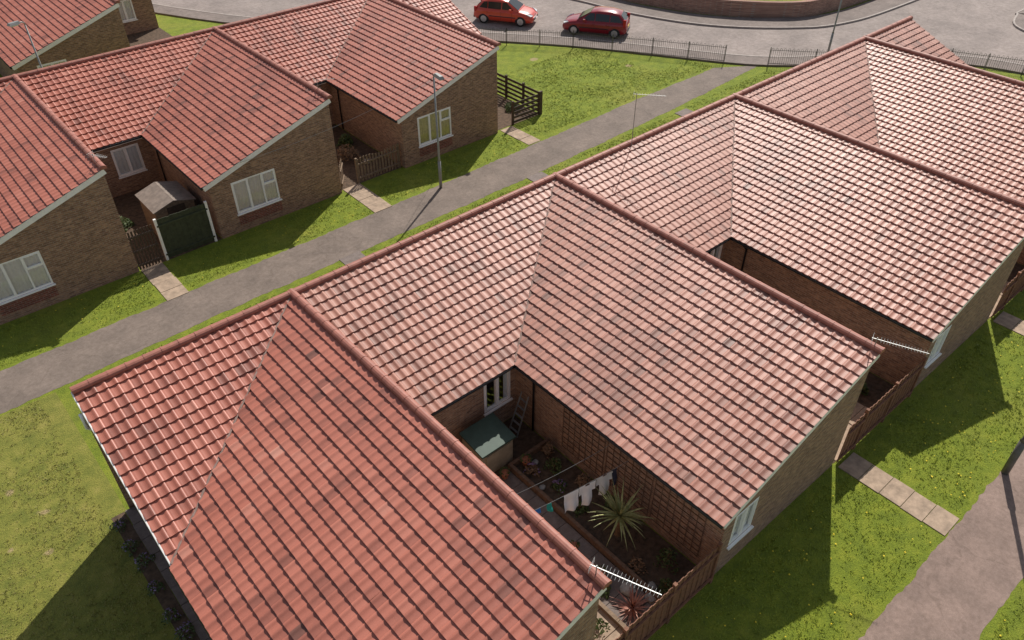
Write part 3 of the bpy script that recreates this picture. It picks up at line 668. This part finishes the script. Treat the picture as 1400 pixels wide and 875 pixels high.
# ------------------------------------------------------------------ cars
def car(loc,rot,pm,L,Wd,H,label,estate=False):
    E=empty('parked_car',loc,rot=rot); thing(E,label,'car','red cars parked along the kerb')
    w=Wd/2; x0=-L/2
    hood=.90
    st=[(0,.50,w*.70,.30),(.05,.60,w*.82,.24),(.2,.70,w*.92,.22),(.55,.79,w*.98,.2),(1.05,hood-.01,w,.2),(1.5,hood+.01,w,.2),(2.4,hood+.03,w,.2),(3.2,hood+.05,w,.2),(L-.40,hood+.05,w*.97,.22),(L-.15,hood+.01,w*.90,.25),(L-.04,hood-.12,w*.84,.3),(L,.60,w*.80,.32)]
    b=MB(); ring=[]
    for (x,top,hw,zl) in st:
        pts=[(0,zl),(hw*.86,zl),(hw*.97,zl+.1),(hw,zl+(top-zl)*.45),(hw*.985,zl+(top-zl)*.72),(hw*.93,top-.05),(hw*.84,top),(hw*.4,top+.025),(0,top+.03)]
        ring.append([(x0+x,y,z) for y,z in pts]+[(x0+x,-y,z) for y,z in pts[-2:0:-1]])
    n=len(ring[0]); vs=[p for r in ring for p in r]; fs=[(i*n+k,i*n+(k+1)%n,(i+1)*n+(k+1)%n,(i+1)*n+k) for i in range(len(st)-1) for k in range(n)]
    fs+= [tuple(range(n)),tuple((len(st)-1)*n+k for k in range(n))]; b.add(vs,fs)
    xa=.92
    if estate: g=[(xa,hood,.86,.0),(1.80,H-.07,.68,1),(2.25,H,.68,1),(3.0,H-.01,.66,1),(L-.50,H-.10,.62,1),(L-.08,hood+.03,.76,0)]
    else: g=[(xa,hood,.86,.0),(1.72,H-.07,.68,1),(2.15,H,.68,1),(2.8,H-.02,.66,1),(L-.62,H-.12,.62,1),(L-.12,hood+.03,.76,0)]
    R=[]
    for (x,z,k,_) in g: 
        zb=hood-.02; kb=.86
        R.append(((x0+x,w*kb if _ else w*k,zb),(x0+x,w*k,z-.05 if _ else z),(x0+x,w*k*.86,z),(x0+x,0,z+.02),(x0+x,-w*k*.86,z),(x0+x,-w*k,z-.05 if _ else z),(x0+x,-(w*kb if _ else w*k),zb)))
    gv=[p for r in R for p in r]; b.add(gv,[(i*7+k,(i+1)*7+k,(i+1)*7+k+1,i*7+k+1) for i in range(5) for k in range(6)])
    o=b.done('body',[pm],E,smooth=True)
    def side(sg):
        q=MB()
        def P(x,z):
            t=(z-hood)/(H-.07-hood); yy=w*(.86+(.68-.86)*t)+.014; return (x0+x,sg*yy,z)
        zt=H-.13; zb=hood+.04; xe=g[4][0]
        for (a,b_,c,d) in (((xa+.34,zb),(2.02,zb),(2.02,zt),(1.74,zt)),((2.08,zb),(2.95,zb),(2.95,zt-.01),(2.08,zt)),((3.01,zb),(xe+.20,zb+.03),(xe-.06,zt-.06),(3.01,zt-.01))):
            q.add([P(*a),P(*b_),P(*c),P(*d)],[(0,1,2,3)])
        q.done('side_window',[M_CGLASS],E)
    side(1); side(-1)
    q=MB(); a=g[0];c=g[1]
    def lerp(t,kk): return (x0+a[0]+(c[0]-a[0])*t-.014, kk*w*(a[2]+(c[2]-a[2])*t), a[1]+(c[1]-a[1])*t+.02)
    q.add([lerp(.08,-.90),lerp(.08,.90),lerp(.95,.86),lerp(.95,0),lerp(.95,-.86)],[(0,1,2,3,4)]); q.done('windscreen',[M_CGLASS],E)
    q=MB(); a5=g[5];c5=g[4]
    def lr(t,kk): return (x0+a5[0]+(c5[0]-a5[0])*t+.016, kk*w*(a5[2]+(c5[2]-a5[2])*t), a5[1]+(c5[1]-a5[1])*t+.02)
    q.add([lr(.15,-.85),lr(.15,.85),lr(.88,.82),lr(.88,-.82)],[(0,1,2,3)]); q.done('rear_window',[M_CGLASS],E)
    for wx in (.78,L-.72):
        for sg in (-1,1):
            we=empty('wheel',(x0+wx,sg*(w-.1),.31),E)
            t=MB(); t.tube([(0,-.1,0),(0,-.09,0),(0,.09,0),(0,.1,0)],[.28,.31,.31,.28],20); t.done('tyre',[M_TYRE],we,smooth=False)
            r=MB(); r.tube([(0,sg*.10,0),(0,sg*.108,0)],[.2,.19],16)
            for k in range(5): an=k*2*math.pi/5; r.beam((0,sg*.112,0),(math.cos(an)*.19,sg*.112,math.sin(an)*.19),.02,.045)
            r.done('rim',[M_ALLOY],we)
            ar=MB()
            vs=[(x0+wx+math.cos(math.pi*k/14)*.36,sg*(w*.965+.022),.26+math.sin(math.pi*k/14)*.36) for k in range(15)]+[(x0+wx+math.cos(math.pi*k/14)*.36,sg*(w*.6),.26+math.sin(math.pi*k/14)*.36) for k in range(15)]
            ar.add(vs,[tuple(range(15))]); ar.add(vs,[(k,k+1,16+k,15+k) for k in range(14)]); ar.done('wheel_arch',[M_BLACK],E)
    for sg in (-1,1):
        q=MB(); q.add([(x0+.05,sg*w*.52,.62),(x0+.12,sg*w*.86,.64),(x0+.42,sg*w*.90,.77),(x0+.20,sg*w*.60,.74)],[(0,1,2,3)]); o=q.done('headlight',[M_LAMP],E); s_=o.modifiers.new('s','SOLIDIFY'); s_.thickness=.05; s_.offset=0
        q=MB(); q.box(x0+L-.24,x0+L-.05,sg*w*.82-.07,sg*w*.82+.07,.70,1.0+(.15 if estate else 0)); q.done('tail_light',[M_REDL],E,bevel=.03)
        q=MB(); ya,yb=sorted((sg*(w+.01),sg*(w+.16))); q.box(x0+1.35,x0+1.5,ya,yb,hood+.02,hood+.15); q.done('wing_mirror',[pm],E,bevel=.02)
        q=MB()
        for xx in (1.35,2.06,2.98): q.box(x0+xx,x0+xx+.012,sg*w*.992-.004,sg*w*.992+.004,.35,hood-.1)
        q.box(x0+1.1,x0+L-1.1,sg*w*1.0-.008,sg*w*1.0+.008,.5,.55); q.done('door_seam',[M_BLACK],E)
        for xx in (1.85,2.75): q=MB(); q.box(x0+xx,x0+xx+.16,sg*w*1.0-.02,sg*w*1.0+.02,.75,.78); q.done('door_handle',[pm],E)
    q=MB(); q.box(x0-.012,x0+.03,-w*.5,w*.5,.34,.5); q.box(x0+.02,x0+.06,-w*.3,w*.3,.56,.61); q.done('grille',[M_BLACK],E)
    q=MB(); q.box(x0-.03,x0-.013,-.26,.26,.4,.51); q.done('front_plate',[M_PLATEW],E)
    q=MB(); q.box(x0+L,x0+L+.02,-.26,.26,.55,.66); q.done('rear_plate',[M_PLATEY],E)
    q=MB(); q.box(x0+L-.08,x0+L+.03,-w*.76,w*.76,.28,.42); q.done('rear_bumper',[M_BLACK],E,bevel=.02)
P1=paint('orange_red_paint',(.62,.06,.025)); P2=paint('dark_red_paint',(.27,.005,.012))
dirv=math.atan2(-.84,.54)
car((27.1,22.6,.01),dirv+math.pi,P1,3.95,1.70,1.47,'orange red hatchback parked beside the kerb')
car((30.0,17.3,.01),dirv,P2,4.05,1.72,1.48,'dark red hatchback parked beside the railing',estate=True)
# ------------------------------------------------------------------ grass tufts, dandelions
def tufts(name,rects,dens,hgt,wd,mat,seed,lab):
    r=np.random.default_rng(seed); pts=[]
    for (x0,x1,y0,y1) in rects:
        n=int((x1-x0)*(y1-y0)*dens); pts.append(np.stack([r.uniform(x0,x1,n),r.uniform(y0,y1,n)],1))
    P=np.concatenate(pts); cl=np.sin(P[:,0]*1.7+1.3*np.sin(P[:,1]*1.1))+np.sin(P[:,1]*2.3+P[:,0]*.6); P=P[r.random(len(P))<.55+.22*cl]
    B=4; n=len(P)*B; c=np.repeat(P,B,0)+r.normal(0,.025,(n,2)); az=r.uniform(0,6.283,n); h=hgt*r.uniform(.5,1.3,n); ln=r.uniform(.4,1.2,n)*h; w=wd*r.uniform(.7,1.2,n)
    dx,dy=np.cos(az),np.sin(az); V=np.zeros((n,3,3)); V[:,0,0]=c[:,0]-dy*w;V[:,0,1]=c[:,1]+dx*w;V[:,1,0]=c[:,0]+dy*w;V[:,1,1]=c[:,1]-dx*w;V[:,2,0]=c[:,0]+dx*ln;V[:,2,1]=c[:,1]+dy*ln;V[:,2,2]=h
    me=bpy.data.meshes.new(name); me.from_pydata(V.reshape(-1,3).tolist(),[],np.arange(n*3).reshape(-1,3).tolist()); me.materials.append(mat); me.update()
    o=bpy.data.objects.new(name,me); link(o); o['kind']='stuff'; thing(o,lab,'grass'); return o
green=[(-10,-1.5,8.25,10.4),(-.5,7.5,8.35,10.45),(8.5,16.4,8.6,10.3),(17.4,31,8.95,10.6),(19.5,28,10.6,16),(.9,9.85,-14.85,-11.95),(10.8,19.7,-14.85,-11.95),(20.7,30,-14.85,-11.95),(6,22,-19,-16.9),(-5,4.5,4,5.9),(5.6,14.2,4,6.1),(15.3,24.4,4,6.3),(25.6,33,3,6.5)]
tufts('grass',green,140,.045,.011,M_BLADE,1,'short green lawn grass around the bungalows')
tufts('grass',[(-13,-6.4,-7,5.9)],160,.038,.010,M_BLADED,2,'dry yellowish lawn grass beside end bungalow')
r=np.random.default_rng(3); mb=MB()
for (x0,x1,y0,y1),dn in [((.9,9.7,-14.8,-12),4),((10.9,19.6,-14.8,-12),6),((6,20,-18.5,-17),4),((-7,-1.6,8.4,10.3),2),((-.4,7.4,8.4,10.4),3),((8.6,16.3,8.7,10.3),4),((17.5,31,9,17),.5),((17,27,.5,6),.3),((-4,4,4,5.9),1)]:
    for _ in range(int((x1-x0)*(y1-y0)*dn)):
        if r.random()<.45: continue
        x,y=r.uniform(x0,x1),r.uniform(y0,y1); s_=r.uniform(.016,.026); z=r.uniform(.03,.06)
        mb.add([(x+s_*math.cos(a*1.047),y+s_*math.sin(a*1.047),z) for a in range(6)]+[(x,y,z+.012)],[(a,(a+1)%6,6) for a in range(6)])
o=mb.done('dandelion',[M_YEL]); o['kind']='stuff'; thing(o,'scattered yellow dandelion flowers on the lawns','flowers')
# ------------------------------------------------------------------ light and camera
el=math.radians(45); az=(.86,.51)
sun=bpy.data.lights.new('sun','SUN'); sun.energy=5.0; sun.angle=math.radians(.5); sun.color=(1,.95,.87)
so=bpy.data.objects.new('sun',sun); link(so); d=Vector((az[0]*math.cos(el),az[1]*math.cos(el),math.sin(el))); so.rotation_euler=d.to_track_quat('Z','Y').to_euler(); so.location=(30,20,40)
wd=bpy.data.worlds.new('World'); scn.world=wd; wd.use_nodes=True; nt=wd.node_tree; sk=nt.nodes.new('ShaderNodeTexSky'); sk.sky_type='NISHITA'; sk.sun_disc=False; sk.sun_elevation=el; sk.sun_rotation=math.atan2(az[0],az[1])
hs=nt.nodes.new('ShaderNodeHueSaturation'); hs.inputs['Saturation'].default_value=.55
nt.links.new(sk.outputs[0],hs.inputs['Color']); nt.links.new(hs.outputs[0],nt.nodes['Background'].inputs[0]); nt.nodes['Background'].inputs[1].default_value=.10
cam=bpy.data.cameras.new('camera'); cam.sensor_width=36; cam.lens=1074/1400*36; cam.clip_end=1000
co=bpy.data.objects.new('camera',cam); link(co); co.location=(-6.68,-16.79,17.36); co.rotation_euler=(math.radians(90-39.33),0,math.radians(48.95-90)); scn.camera=co
scn.view_settings.view_transform='Standard'; scn.view_settings.look='None'; scn.view_settings.exposure=0
